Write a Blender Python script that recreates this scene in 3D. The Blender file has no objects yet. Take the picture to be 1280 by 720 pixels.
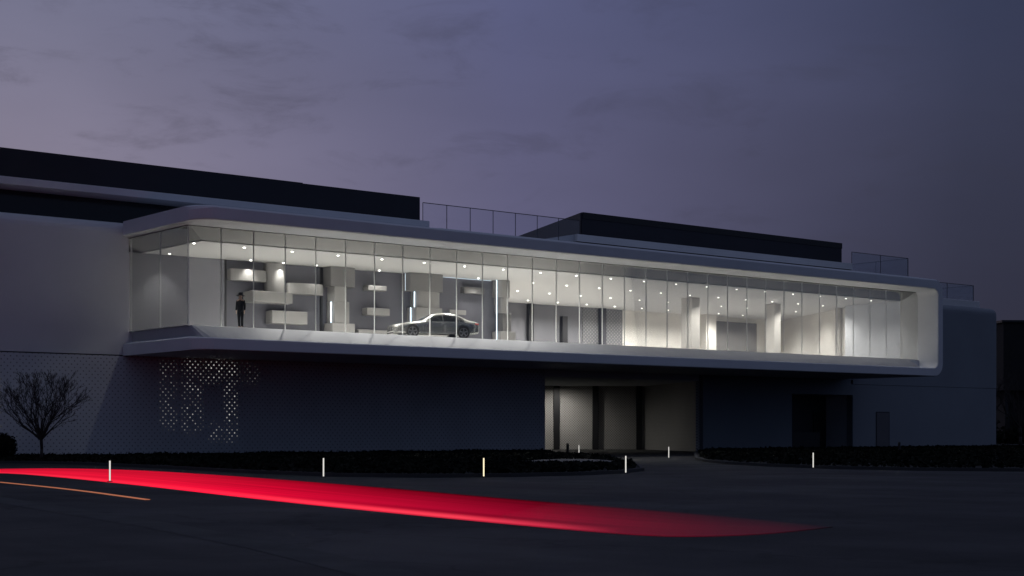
import bpy, bmesh, math, random
from mathutils import Vector, Matrix
random.seed(7)
D = bpy.data
scene = bpy.context.scene
col = scene.collection
PI = math.pi
R = math.radians

# --------------------------------------------------------------------------- materials
def nodes(m):
    m.use_nodes = True
    nt = m.node_tree
    return nt, nt.nodes, nt.links, nt.nodes['Principled BSDF']

def mat(name, rgb, rough=.6, metal=0., var=.0, scale=3., bump=0., bscale=40., spec=.5, coat=0.):
    m = D.materials.new(name)
    nt, n, l, b = nodes(m)
    b.inputs['Base Color'].default_value = (*rgb, 1)
    b.inputs['Roughness'].default_value = rough
    b.inputs['Metallic'].default_value = metal
    b.inputs['Specular IOR Level'].default_value = spec
    b.inputs['Coat Weight'].default_value = coat
    if var > 0 or bump > 0:
        g = n.new('ShaderNodeNewGeometry')
    if var > 0:
        t = n.new('ShaderNodeTexNoise'); t.inputs['Scale'].default_value = scale; t.inputs['Detail'].default_value = 6
        l.new(g.outputs['Position'], t.inputs['Vector'])
        mr = n.new('ShaderNodeMapRange')
        mr.inputs['From Min'].default_value = .3; mr.inputs['From Max'].default_value = .7
        mr.inputs['To Min'].default_value = 1 - var; mr.inputs['To Max'].default_value = 1 + var
        l.new(t.outputs['Fac'], mr.inputs['Value'])
        mx = n.new('ShaderNodeVectorMath'); mx.operation = 'SCALE'
        mx.inputs[0].default_value = rgb
        l.new(mr.outputs['Result'], mx.inputs['Scale'])
        l.new(mx.outputs['Vector'], b.inputs['Base Color'])
    if bump > 0:
        t2 = n.new('ShaderNodeTexNoise'); t2.inputs['Scale'].default_value = bscale; t2.inputs['Detail'].default_value = 4
        l.new(g.outputs['Position'], t2.inputs['Vector'])
        bp = n.new('ShaderNodeBump'); bp.inputs['Strength'].default_value = bump; bp.inputs['Distance'].default_value = .02
        l.new(t2.outputs['Fac'], bp.inputs['Height']); l.new(bp.outputs['Normal'], b.inputs['Normal'])
    return m

def emis(name, rgb, strength, base=(.02, .02, .02)):
    m = D.materials.new(name)
    nt, n, l, b = nodes(m)
    b.inputs['Base Color'].default_value = (*base, 1)
    b.inputs['Emission Color'].default_value = (*rgb, 1)
    b.inputs['Emission Strength'].default_value = strength
    return m

def glass_mat(name, tint=(.9, .92, .93), refl=.5, rough=.0):
    m = D.materials.new(name)
    m.use_nodes = True
    nt = m.node_tree; n = nt.nodes; l = nt.links
    n.clear()
    out = n.new('ShaderNodeOutputMaterial')
    tr = n.new('ShaderNodeBsdfTransparent'); tr.inputs['Color'].default_value = (*tint, 1)
    gl = n.new('ShaderNodeBsdfGlossy'); gl.inputs['Roughness'].default_value = rough
    fr = n.new('ShaderNodeFresnel'); fr.inputs['IOR'].default_value = 1.45
    mu = n.new('ShaderNodeMath'); mu.operation = 'MULTIPLY'; mu.inputs[1].default_value = refl
    l.new(fr.outputs[0], mu.inputs[0])
    mx = n.new('ShaderNodeMixShader')
    l.new(mu.outputs[0], mx.inputs['Fac']); l.new(tr.outputs[0], mx.inputs[1]); l.new(gl.outputs[0], mx.inputs[2])
    l.new(mx.outputs[0], out.inputs['Surface'])
    return m

class NB:
    """small node helper"""
    def __init__(self, nt): self.nt = nt; self.n = nt.nodes; self.l = nt.links
    def m(self, op, a, b=None, clamp=False):
        x = self.n.new('ShaderNodeMath'); x.operation = op; x.use_clamp = clamp
        for i, v in enumerate((a, b)):
            if v is None: continue
            if isinstance(v, (int, float)): x.inputs[i].default_value = v
            else: self.l.new(v, x.inputs[i])
        return x.outputs[0]

def perforated(name, rgb, hole, du, dz, r, axis=(1, 0), lit=(), rough=.55, lit_rgb=(1, .93, .82), lit_s=1.):
    """white metal sheet punched with a staggered grid of round holes, some with lamps on behind"""
    m = D.materials.new(name)
    nt, n, l, b = nodes(m)
    k = NB(nt)
    g = n.new('ShaderNodeNewGeometry')
    sp = n.new('ShaderNodeSeparateXYZ'); l.new(g.outputs['Position'], sp.inputs[0])
    U = k.m('ADD', k.m('MULTIPLY', sp.outputs['X'], axis[0]), k.m('MULTIPLY', sp.outputs['Y'], axis[1]))
    Z = sp.outputs['Z']
    masks = []; rnd = []
    for off in (0., .5):
        a = k.m('ADD', k.m('DIVIDE', U, du), off); c = k.m('ADD', k.m('DIVIDE', Z, dz), off)
        fa = k.m('MULTIPLY', k.m('SUBTRACT', k.m('FRACT', a), .5), du)
        fc = k.m('MULTIPLY', k.m('SUBTRACT', k.m('FRACT', c), .5), dz)
        d = k.m('SQRT', k.m('ADD', k.m('MULTIPLY', fa, fa), k.m('MULTIPLY', fc, fc)))
        masks.append(k.m('LESS_THAN', d, r))
        cv = n.new('ShaderNodeCombineXYZ')
        l.new(k.m('FLOOR', a), cv.inputs[0]); l.new(k.m('FLOOR', c), cv.inputs[1]); cv.inputs[2].default_value = off
        w = n.new('ShaderNodeTexWhiteNoise'); w.noise_dimensions = '3D'; l.new(cv.outputs[0], w.inputs['Vector'])
        rnd.append(k.m('MULTIPLY', w.outputs['Value'], masks[-1]))
    hm = k.m('MAXIMUM', *masks); rv = k.m('MAXIMUM', *rnd)
    t = n.new('ShaderNodeTexNoise'); t.inputs['Scale'].default_value = .35; t.inputs['Detail'].default_value = 5
    l.new(g.outputs['Position'], t.inputs['Vector'])
    mr = n.new('ShaderNodeMapRange'); mr.inputs['From Min'].default_value = .3; mr.inputs['From Max'].default_value = .7
    mr.inputs['To Min'].default_value = .9; mr.inputs['To Max'].default_value = 1.08
    l.new(t.outputs['Fac'], mr.inputs['Value'])
    sc = n.new('ShaderNodeVectorMath'); sc.operation = 'SCALE'; sc.inputs[0].default_value = rgb
    l.new(mr.outputs[0], sc.inputs['Scale'])
    mx = n.new('ShaderNodeMix'); mx.data_type = 'RGBA'
    l.new(hm, mx.inputs['Factor']); l.new(sc.outputs['Vector'], mx.inputs['A']); mx.inputs['B'].default_value = (*hole, 1)
    l.new(mx.outputs['Result'], b.inputs['Base Color'])
    b.inputs['Roughness'].default_value = rough
    if lit:
        tot = None
        for (u0, u1, z0, z1, s) in lit:
            ed = lambda v, lo, w: k.m('DIVIDE', k.m('SUBTRACT', v, lo) if w > 0 else k.m('SUBTRACT', lo, v), abs(w), True)
            q = k.m('MULTIPLY', k.m('MULTIPLY', ed(U, u0 - .1, .3), ed(U, u1 + .1, -.3)),
                    k.m('MULTIPLY', ed(Z, z0 - .25, .6), ed(Z, z1 + .25, -.6)))
            q = k.m('MULTIPLY', q, s)
            tot = q if tot is None else k.m('MAXIMUM', tot, q)
        nz = n.new('ShaderNodeTexNoise'); nz.inputs['Scale'].default_value = 1.3; nz.inputs['Detail'].default_value = 2
        l.new(g.outputs['Position'], nz.inputs['Vector'])
        e = k.m('MULTIPLY', k.m('MULTIPLY', tot, k.m('POWER', rv, 1.3)), k.m('MULTIPLY', nz.outputs['Fac'], 2.0))
        e = k.m('MULTIPLY', e, lit_s)
        b.inputs['Emission Color'].default_value = (*lit_rgb, 1)
        l.new(e, b.inputs['Emission Strength'])
    return m

M = {}
M['white'] = mat('white_render', (.74, .75, .76), .7, var=.05, scale=.35, bump=.03, bscale=25)
M['white_wall'] = mat('white_wall_render', (.66, .68, .71), .75, var=.06, scale=.25, bump=.04, bscale=18)
M['shell'] = mat('white_shell_panel', (.74, .76, .80), .55, var=.04, scale=.5)
M['bulkhead'] = mat('grey_bulkhead_paint', (.21, .206, .2), .7)
M['plinth'] = mat('plinth_panel', (.40, .41, .44), .6, var=.04, scale=.5)
M['ceiling'] = mat('ceiling_paint', (.70, .695, .685), .8)
M['floor_low_bounce'] = mat('low_bounce_stone_floor', (.27, .265, .26), .35, var=.05, scale=2)  # unseen floor half, toned down so it bounces less light to the ceiling
M['floor_high_bounce'] = mat('high_bounce_stone_floor', (.82, .815, .80), .35, var=.04, scale=2)  # unseen floor half, made paler to bounce more light onto the ceiling
M['grey_wall'] = mat('grey_metal_wall', (.21, .21, .235), .5, metal=.1, var=.06, scale=.8)
M['feature'] = mat('feature_wall_grey', (.105, .105, .125), .5, metal=.1, var=.05, scale=.7)
M['block'] = mat('block_plaster', (.255, .25, .245), .6, var=.04, scale=1.5)
M['block_dark'] = mat('block_plaster_dark', (.14, .137, .137), .6, var=.04, scale=1.5)
M['column'] = mat('column_grey_plaster', (.52, .50, .47), .7, var=.03, scale=.6)
M['cream'] = mat('cream_wall', (.88, .85, .80), .7, var=.02, scale=.6)
M['darkgrey'] = mat('dark_grey_panel', (.13, .13, .145), .6, var=.08, scale=.6)
M['midgrey'] = mat('mid_grey_panel', (.17, .165, .16), .6, var=.05, scale=.6)
M['black'] = mat('black_metal', (.015, .015, .017), .5)
M['screen'] = mat('black_louvre_screen', (.018, .019, .03), .6, var=.1, scale=.5)
M['screen_side'] = mat('charcoal_screen', (.035, .035, .045), .6)
M['darkglass'] = mat('dark_window_glass', (.015, .018, .022), .12, spec=.5)
M['fin'] = mat('fin_aluminium', (.74, .74, .74), .35, metal=.1)
M['head'] = mat('head_rail_metal', (.26, .26, .27), .4, metal=.4)
M['pane'] = glass_mat('clear_pane', (.93, .945, .945), .55)
M['balustrade'] = glass_mat('balustrade_glass', (.93, .94, .96), .6)
M['rail'] = mat('rail_metal', (.085, .085, .095), .4, metal=.4)
M['led'] = emis('cool_led', (.78, .9, 1.), 4.)
M['soffit_fill'] = emis('soffit_fill_glow', (1., .95, .86), 26.)  # glow of the added strip that brightens the soffit
M['led_soft'] = emis('cool_led_soft', (.8, .9, 1.), 1.3)
M['lens'] = emis('downlight_lens', (1., .95, .86), 6.)
M['lampwhite'] = emis('bollard_lamp', (1., .97, .9), .8)
M['lampwarm'] = emis('bollard_lamp_warm', (1., .85, .55), 1.3)
def asphalt():
    m = D.materials.new('asphalt'); nt, n, l, b = nodes(m); k = NB(nt)
    g = n.new('ShaderNodeNewGeometry'); P = g.outputs['Position']
    def noise(sc, det, vec=P, rough=.6):
        t = n.new('ShaderNodeTexNoise'); t.inputs['Scale'].default_value = sc; t.inputs['Detail'].default_value = det; t.inputs['Roughness'].default_value = rough
        l.new(vec, t.inputs['Vector']); return t.outputs['Fac']
    def mr(v, a, b_, c, d):
        x = n.new('ShaderNodeMapRange'); l.new(v, x.inputs['Value'])
        for nm, val in (('From Min', a), ('From Max', b_), ('To Min', c), ('To Max', d)): x.inputs[nm].default_value = val
        return x.outputs[0]
    big = mr(noise(.12, 5), .3, .7, .8, 1.2)
    mp = n.new('ShaderNodeMapping'); l.new(P, mp.inputs['Vector']); mp.inputs['Rotation'].default_value = (0, 0, .35); mp.inputs['Scale'].default_value = (.9, .06, 1)
    streak = mr(noise(1., 4, mp.outputs[0]), .35, .65, .8, 1.2)          # worn wheel tracks along the road
    grain = mr(noise(28, 3), .3, .7, .75, 1.25)
    v = n.new('ShaderNodeTexVoronoi'); v.feature = 'DISTANCE_TO_EDGE'; v.inputs['Scale'].default_value = .16
    wv = n.new('ShaderNodeVectorMath'); wv.operation = 'ADD'
    nz = n.new('ShaderNodeTexNoise'); nz.inputs['Scale'].default_value = .9; nz.inputs['Detail'].default_value = 5; l.new(P, nz.inputs['Vector'])
    sc = n.new('ShaderNodeVectorMath'); sc.operation = 'SCALE'; sc.inputs['Scale'].default_value = 1.6; l.new(nz.outputs['Color'], sc.inputs[0])
    l.new(P, wv.inputs[0]); l.new(sc.outputs[0], wv.inputs[1]); l.new(wv.outputs[0], v.inputs['Vector'])
    crack = mr(v.outputs['Distance'], .004, .012, .45, 1.)
    vp = n.new('ShaderNodeTexVoronoi'); vp.inputs['Scale'].default_value = .09; vp.distance = 'CHEBYCHEV'; l.new(P, vp.inputs['Vector'])
    sx = n.new('ShaderNodeSeparateXYZ'); l.new(vp.outputs['Color'], sx.inputs[0])
    patch = mr(sx.outputs['X'], .55, .60, 1., .78)                        # re-laid rectangles
    tot = k.m('MULTIPLY', k.m('MULTIPLY', big, streak), k.m('MULTIPLY', k.m('MULTIPLY', grain, crack), patch))
    c = n.new('ShaderNodeVectorMath'); c.operation = 'SCALE'; c.inputs[0].default_value = (.031, .031, .034); l.new(tot, c.inputs['Scale'])
    l.new(c.outputs[0], b.inputs['Base Color'])
    l.new(mr(noise(.22, 4), .35, .65, .6, .78), b.inputs['Roughness'])
    b.inputs['Specular IOR Level'].default_value = .25
    bp = n.new('ShaderNodeBump'); bp.inputs['Strength'].default_value = .35; bp.inputs['Distance'].default_value = .012
    l.new(noise(55, 3), bp.inputs['Height']); l.new(bp.outputs['Normal'], b.inputs['Normal'])
    return m
M['asphalt'] = asphalt()
M['soil'] = mat('ground_soil', (.02, .02, .019), .95, var=.2, scale=.5)
M['leaf'] = mat('groundcover_leaf', (.012, .014, .010), .9, spec=.1)
M['block_wall'] = mat('cladding_dimmed', (.24, .27, .31), .7, var=.05, scale=.3)  # weaker light at this end of the facade darkened into the colour
M['bark'] = mat('bark', (.035, .03, .028), .9, var=.2, scale=6)
M['kerb'] = mat('kerb_stone', (.045, .045, .047), .85, var=.1, scale=1)
M['paving'] = mat('worn_pale_concrete', (.040, .040, .041), .85, var=.4, scale=1.2)
M['gravel'] = mat('pale_gravel', (.15, .15, .16), .9, var=.15, scale=4, bump=.4, bscale=30)

LIT = [(36.45, 37.5, 1.6, 5.2, .3), (37.75, 39.0, 3.3, 5.3, .65), (37.75, 39.0, 1.4, 3.0, .45), (39.05, 40.35, 4.2, 5.3, .95),
       (40.35, 41.15, .95, 5.3, .8), (41.2, 42.5, 4.1, 5.2, .15), (39.4, 40.3, .95, 1.9, .6), (27.0, 27.9, 1.6, 4.0, .9)]
M['perf'] = perforated('perforated_white_sheet', (.60, .62, .66), (.24, .24, .27), .32, .34, .038, lit=LIT, lit_s=.62, lit_rgb=(1, .97, .92))
M['perf_passage'] = perforated('perforated_sheet_passage', (.50, .48, .45), (.22, .21, .2), .2, .2, .045, axis=(.77, -.63))
M['perf_side'] = perforated('perforated_sheet_side', (.44, .43, .41), (.2, .19, .18), .2, .2, .045, axis=(.43, .9))
M['perf_in'] = perforated('perforated_sheet_grey', (.12, .12, .13), (.24, .24, .24), .34, .28, .06)

# --------------------------------------------------------------------------- building helpers
def chain_loc(p):
    v = Vector((0, 0, 0))
    while p is not None:
        v += p.location; p = p.parent
    return v

class MB:
    def __init__(s): s.v = []; s.f = []; s.smooth = False
    def add(s, vs, fs):
        b = len(s.v); s.v += [tuple(x) for x in vs]; s.f += [tuple(i + b for i in f) for f in fs]; return s
    def box(s, u0, u1, v0, v1, z0, z1):
        vs = [(u0, v0, z0), (u1, v0, z0), (u1, v1, z0), (u0, v1, z0), (u0, v0, z1), (u1, v0, z1), (u1, v1, z1), (u0, v1, z1)]
        return s.add(vs, [(0, 3, 2, 1), (4, 5, 6, 7), (0, 1, 5, 4), (1, 2, 6, 5), (2, 3, 7, 6), (3, 0, 4, 7)])
    def prism(s, poly, z0, z1):
        n = len(poly)
        a = sum(poly[i][0] * poly[(i + 1) % n][1] - poly[(i + 1) % n][0] * poly[i][1] for i in range(n))
        if a < 0: poly = poly[::-1]
        vs = [(p[0], p[1], z0) for p in poly] + [(p[0], p[1], z1) for p in poly]
        fs = [tuple(range(n))[::-1], tuple(range(n, 2 * n))] + [(i, (i + 1) % n, n + (i + 1) % n, n + i) for i in range(n)]
        return s.add(vs, fs)
    def extrude_u(s, prof, u0, u1):
        """prof: (v,z) loop, extruded along u"""
        n = len(prof)
        vs = [(u0, p[0], p[1]) for p in prof] + [(u1, p[0], p[1]) for p in prof]
        fs = [tuple(range(n)), tuple(range(n, 2 * n))[::-1]] + [(i, n + i, n + (i + 1) % n, (i + 1) % n) for i in range(n)]
        return s.add(vs, fs)
    def tube(s, a, b, ra, rb, n=6, cap=True):
        a = Vector(a); b = Vector(b); d = (b - a)
        if d.length < 1e-6: return s
        d.normalize(); x = d.orthogonal().normalized(); y = d.cross(x)
        vs = []
        for p, r in ((a, ra), (b, rb)):
            for i in range(n):
                t = 2 * PI * i / n; vs.append(p + x * (r * math.cos(t)) + y * (r * math.sin(t)))
        fs = [(i, (i + 1) % n, n + (i + 1) % n, n + i) for i in range(n)]
        if cap: fs += [tuple(range(n))[::-1], tuple(range(n, 2 * n))]
        return s.add(vs, fs)
    def lathe(s, prof, n=24, axis='z', c=(0, 0, 0)):
        """prof: (r,h) list"""
        vs = []; m = len(prof)
        for i in range(n):
            t = 2 * PI * i / n
            for r, h in prof:
                x, y = r * math.cos(t), r * math.sin(t)
                p = (x, y, h) if axis == 'z' else (x, h, y)
                vs.append((p[0] + c[0], p[1] + c[1], p[2] + c[2]))
        fs = []
        for i in range(n):
            j = (i + 1) % n
            for k in range(m - 1): fs.append((i * m + k, j * m + k, j * m + k + 1, i * m + k + 1))
        return s.add(vs, fs)
    def build(s, name, material, parent=None, bevel=0., smooth=False, seg=2, fix=True):
        off = chain_loc(parent) if parent is not None else Vector((0, 0, 0))
        if getattr(s, 'local', False): off = Vector((0, 0, 0))
        me = D.meshes.new(name)
        me.from_pydata([(x - off.x, y - off.y, z - off.z) for x, y, z in s.v], [], s.f)
        if fix or bevel > 0:
            bm = bmesh.new(); bm.from_mesh(me)
            bmesh.ops.recalc_face_normals(bm, faces=bm.faces)
            if bevel > 0:
                es = [e for e in bm.edges if len(e.link_faces) == 2 and e.calc_face_angle(0) > .5]
                bmesh.ops.bevel(bm, geom=es, offset=bevel, segments=seg, profile=.5, affect='EDGES')
            bm.to_mesh(me); bm.free()
        if smooth:
            for p in me.polygons: p.use_smooth = True
        me.materials.append(material)
        o = D.objects.new(name, me); col.objects.link(o)
        if parent is not None: o.parent = parent
        return o

def L():
    m = MB(); m.local = True; return m

def tag(o, label, cat, group=None):
    o['label'] = label; o['category'] = cat
    if group: o['group'] = group
    return o
def thing(name, label, cat, loc=(0, 0, 0), rz=0., group=None):
    o = D.objects.new(name, None); col.objects.link(o)
    o.location = loc; o.rotation_euler = (0, 0, rz)
    o.empty_display_size = .3
    return tag(o, label, cat, group)
def struct(name, mb, m, kind='structure', **k):
    o = mb.build(name, m, **k); o['kind'] = kind; return o
def copy_tree(o, parent=None, lamp=None):
    c = o.copy(); col.objects.link(c)
    if lamp is not None and c.type == 'LIGHT': c.data = lamp
    if parent is not None: c.parent = parent
    for ch in list(o.children): copy_tree(ch, c, lamp)
    return c

# --------------------------------------------------------------------------- camera (1.5 m eye height, rise lens)
TH = R(51.2)
cam_d = D.cameras.new('camera'); cam = D.objects.new('camera', cam_d); col.objects.link(cam)
cam.location = (0, 0, 1.5)
cam.rotation_euler = (R(90), 0, TH - R(90))
cam_d.sensor_width = 36; cam_d.lens = 1900 / 1280 * 36
cam_d.shift_y = (538 - 360) / 1280
cam_d.clip_end = 6000
scene.camera = cam

# --------------------------------------------------------------------------- ground, road, verges
struct('ground', MB().add([(-2500, -2500, -.02), (2500, -2500, -.02), (2500, 2500, -.02), (-2500, 2500, -.02)], [(0, 1, 2, 3)]), M['soil'])
struct('road', MB().add([(-140, -60, 0), (140, -60, 0), (140, 75.4, 0), (-140, 75.4, 0)], [(0, 1, 2, 3)]), M['asphalt'])
gut = [(12.4, 36), (11.62, 29.98), (10.68, 22.14), (9.83, 17.14), (8.93, 13.25), (7.6, 8)]
vs = []
for p in gut: vs += [(p[0] - .35, p[1], .004), (p[0] + .35, p[1], .004)]
struct('road_marking', MB().add(vs, [(2 * i, 2 * i + 1, 2 * i + 3, 2 * i + 2) for i in range(len(gut) - 1)]), M['paving'])

VL = [(2, 74.9), (2, 69.6), (24, 69.2), (25.9, 67.5), (26.9, 63.5), (26.7, 54.9), (26.0, 47), (26.3, 42), (28.0, 39.2), (30.6, 38.1), (33.5, 38.0), (36.1, 38.8), (38.9, 40.6),
      (41.2, 43.1), (46.7, 49.5), (52, 57), (56.2, 65.6), (60.5, 71.5), (63, 74.9)]
VR = [(78, 74.9), (70, 68.5), (63.8, 62.4), (56.5, 55.2), (52.7, 51.0), (49.6, 46.6), (47.8, 42.6), (46.7, 38.0), (47.2, 34.5), (49.2, 31.6), (53, 28.5), (60, 26), (140, 26), (140, 74.9)]
def inside(p, poly):
    x, y = p; c = False; n = len(poly)
    for i in range(n):
        x1, y1 = poly[i]; x2, y2 = poly[(i + 1) % n]
        if (y1 > y) != (y2 > y) and x < (x2 - x1) * (y - y1) / (y2 - y1) + x1: c = not c
    return c
def offset_poly(poly, d):
    n = len(poly)
    a = sum(poly[i][0] * poly[(i + 1) % n][1] - poly[(i + 1) % n][0] * poly[i][1] for i in range(n))
    s = 1 if a > 0 else -1
    out = []
    for i in range(n):
        p0 = Vector(poly[i - 1]); p1 = Vector(poly[i]); p2 = Vector(poly[(i + 1) % n])
        e1 = (p1 - p0).normalized(); e2 = (p2 - p1).normalized()
        n1 = Vector((-e1.y, e1.x)) * s; n2 = Vector((-e2.y, e2.x)) * s
        b = (n1 + n2); b = b / max(.3, b.dot(b) / 2) if b.length > 1e-5 else n1
        out.append(tuple(p1 + b * d))
    return out
for poly, nm in ((VL, 'verge'), (VR, 'verge')):
    struct(nm, MB().prism(offset_poly(poly, .16), -.015, .09), M['soil'])
    inn = offset_poly(poly, .15); n = len(poly)
    kb = MB(); vs = []
    for a, b in zip(poly, inn): vs += [(a[0], a[1], -.01), (a[0], a[1], .12), (b[0], b[1], .12), (b[0], b[1], -.01)]
    kb.add(vs, [(4 * i + k, 4 * ((i + 1) % n) + k, 4 * ((i + 1) % n) + (k + 1) % 4, 4 * i + (k + 1) % 4) for i in range(n) for k in range(4)])
    struct('kerb', kb, M['kerb'])
# low planting in the verges: nobody could count its leaves
oval_c = (43.7, 50.3); oval_a = Vector((8.3, 9.3)).normalized()
def in_oval(x, y, g=0.):
    d = Vector((x - oval_c[0], y - oval_c[1])); a = d.dot(oval_a); b = d.dot(Vector((-oval_a.y, oval_a.x)))
    return (a / (6.2 + g)) ** 2 + (b / (2.0 + g)) ** 2 < 1
def groundcover(poly, n, bounds, hmax):
    mb = MB(); k = 0; rnd = random.Random(3)
    while k < n:
        x = rnd.uniform(bounds[0], bounds[1]); y = rnd.uniform(bounds[2], bounds[3])
        if not inside((x, y), poly) or in_oval(x, y, .5): continue
        k += 1
        h = hmax * (.45 + .55 * (.5 + .5 * math.sin(x * .9 + 1.3 * math.sin(y * .7)))) * rnd.uniform(.3, 1)
        z = .09 + h; s = rnd.uniform(.07, .17)
        a = Vector((rnd.gauss(0, 1), rnd.gauss(0, 1), rnd.gauss(0, .8))).normalized() * s
        b = a.cross(Vector((rnd.gauss(0, 1), rnd.gauss(0, 1), rnd.gauss(0, 1)))).normalized() * s * .6
        c = Vector((x, y, z))
        mb.add([c - a, c + b, c + a, c - b], [(0, 1, 2, 3)])
    return mb
VLi = offset_poly(VL, .3); VRi = offset_poly(VR, .3)
struct('ground_cover', groundcover(VLi, 42000, (2, 64, 37, 75), .22), M['leaf'], kind='stuff', fix=False)
struct('ground_cover', groundcover(VRi, 42000, (46, 118, 26, 75), .2), M['leaf'], kind='stuff', fix=False)
ov = []
for i in range(48):
    t = 2 * PI * i / 48; a = oval_a * (6.2 * math.cos(t)); b = Vector((-oval_a.y, oval_a.x)) * (2.0 * math.sin(t))
    ov.append((oval_c[0] + a.x + b.x, oval_c[1] + a.y + b.y))
struct('gravel_bed', MB().prism(ov, .05, .13), M['gravel'])

# --------------------------------------------------------------------------- the showroom building
B = thing('showroom_building', 'long white two-storey showroom with an illuminated cantilevered glass hall over dark perforated ground floor', 'building', (62, 75.6, 0))
def bx(name, m, u0, u1, v0, v1, z0, z1, bevel=0., parent=B):
    return MB().box(u0, u1, v0, v1, z0, z1).build(name, m, parent, bevel=bevel)

# outer shell: roof slab, jamb and floor slab in one C-shaped band, rounded at its corners
VF, VB, UL, RC = 67.1, 75.55, 34.35, 1.1
def vfront(u):
    d = UL + RC - u
    return VF if d <= 0 else VF + RC - math.sqrt(max(0, RC * RC - d * d))
out_p, in_p = [], []
us = [UL + RC * (1 - math.cos(R(a))) for a in range(0, 91, 10)] + [50, 65, 80, 92.0]
for u in us: out_p.append((u, 12.55)); in_p.append((u, 11.82))
ro, ri = .95, .5
for i in range(13):
    t = R(90 - 7.5 * i)
    out_p.append((94.55 - ro + ro * math.cos(t), 12.55 - ro + ro * math.sin(t)))
    in_p.append((93.95 - ri + ri * math.cos(t), 11.82 - ri + ri * math.sin(t)))
for i in range(13):
    t = R(-7.5 * i)
    out_p.append((94.55 - ro + ro * math.cos(t), 5.45 + ro + ro * math.sin(t)))
    in_p.append((93.95 - ri + ri * math.cos(t), 6.05 + ri + ri * math.sin(t)))
for u in us[::-1]: out_p.append((u, 5.45)); in_p.append((u, 6.05))
BV = .05
vs = []; n = len(out_p)
for i, (o, q) in enumerate(zip(out_p, in_p)):
    vf = vfront(min(o[0], 90.)); 
    d = Vector((q[0] - o[0], q[1] - o[1])).normalized() * BV
    if i < len(us) + 2 : to = .12      # the roof edge is softly rounded
    else: to = BV
    lw = 2.4 * min(1, (o[0] - UL) / .37)
    if i < len(us): to += .12 * (1 - min(1, (o[0] - UL) / .9))
    dd = Vector((q[0] - o[0], q[1] - o[1])).normalized() * to
    vs += [(o[0], VB, o[1]), (o[0], vf + to * 1.6, o[1]), (o[0] + dd.x * .3, vf + to * .5, o[1] + dd.y * .3), (o[0] + dd.x, vf, o[1] + dd.y),
           (q[0] - d.x, vf, q[1] - d.y), (q[0], vf + BV, q[1]), (q[0] + d.x * lw, max(68.72, vf + BV * 2), q[1] + d.y * lw), (q[0] + d.x * lw, VB, q[1] + d.y * lw)]
K = 8
fs = []
for i in range(n - 1):
    for k in range(K):
        fs.append((K * i + k, K * i + (k + 1) % K, K * (i + 1) + (k + 1) % K, K * (i + 1) + k))
fs += [tuple(range(K))[::-1], tuple(range(K * (n - 1), K * n))]
MB().add(vs, fs).build('outer_shell', M['shell'], B)

# plinth below the glass
pl = MB()
bot = [(34.85, 75.5), (34.85, 68.3), (34.88, 67.9), (35.0, 67.6), (35.25, 67.38), (35.7, 67.3), (91.9, 67.3), (92.35, 67.45), (92.6, 67.85), (92.7, 68.5), (92.7, 68.72), (92.7, 75.5)]
top = [(34.78, 75.5), (34.78, 69.1), (34.79, 68.85), (34.83, 68.68), (34.95, 68.6), (35.3, 68.58), (91.9, 68.58), (92.35, 68.6), (92.5, 68.62), (92.55, 68.66), (92.6, 68.72), (92.6, 75.5)]
n = len(bot)
pl.add([(*p, 6.056) for p in bot] + [(*p, 6.71) for p in top], [tuple(range(n))[::-1], tuple(range(n, 2 * n))] + [(i, (i + 1) % n, n + (i + 1) % n, n + i) for i in range(n)])
pl.build('plinth', M['plinth'], B)
bx('soffit_fill_strip', M['soffit_fill'], 35.2, 92.4, 68.66, 68.715, 6.7102, 6.7106)  # added out of sight on the plinth top to brighten soffit, bulkhead and fins

bx('reveal_floor', M['white'], 92.72, 93.9, 68.72, 75.5, 6.056, 6.7)

# hall inside
HALL = [(34.72, 68.9), (93.9, 68.9), (95.3, 77), (98, 81.6), (102.4, 89.6), (61.2, 89.6), (61.2, 77.3), (34.72, 77.3)]
MB().prism([(34.72, 68.9), (61.2, 68.9), (61.2, 77.3), (34.72, 77.3)], 6.716, 6.745).build('hall_floor', M['floor_high_bounce'], B)
MB().prism([(61.21, 68.9), (93.9, 68.9), (95.3, 77), (98, 81.6), (102.4, 89.6), (61.21, 89.6)], 6.716, 6.745).build('hall_floor', M['floor_low_bounce'], B)
MB().prism([(36.2, 70.25), (94.1, 70.25)] + HALL[2:6] + [(61.2, 77.3), (36.2, 77.3)], 11.15, 11.32).build('ceiling', M['ceiling'], B)
MB().add([(34.9, 68.95, 11.69), (93.84, 68.95, 11.69), (93.84, 70.25, 11.2), (36.2, 70.25, 11.2), (36.2, 77.3, 11.2), (34.9, 77.3, 11.69),
          (36.2, 70.25, 11.69), (36.2, 77.3, 11.69), (93.84, 70.25, 11.69)],
         [(0, 1, 2, 3), (0, 3, 4, 5), (3, 2, 8, 6), (4, 3, 6, 7), (0, 6, 8, 1), (0, 5, 7, 6), (1, 8, 2), (5, 4, 7)]).build('sloped_bulkhead', M['bulkhead'], B)
bx('grey_wall_panel', M['grey_wall'], 34.72, 41.16, 77.1, 77.3, 6.745, 11.15)
bx('joint', M['black'], 41.16, 41.26, 77.06, 77.3, 6.745, 11.15)
bx('feature_wall', M['feature'], 41.26, 61.2, 77.1, 77.3, 6.745, 11.15)
bx('joint', M['black'], 47.42, 47.56, 77.02, 77.1, 6.745, 11.12)
bx('hall_side_wall', M['cream'], 61.2, 61.4, 77.3, 89.6, 6.745, 11.15)
bx('hall_back_wall', M['cream'], 61.4, 102.4, 89.6, 89.8, 6.745, 11.15)
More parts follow.
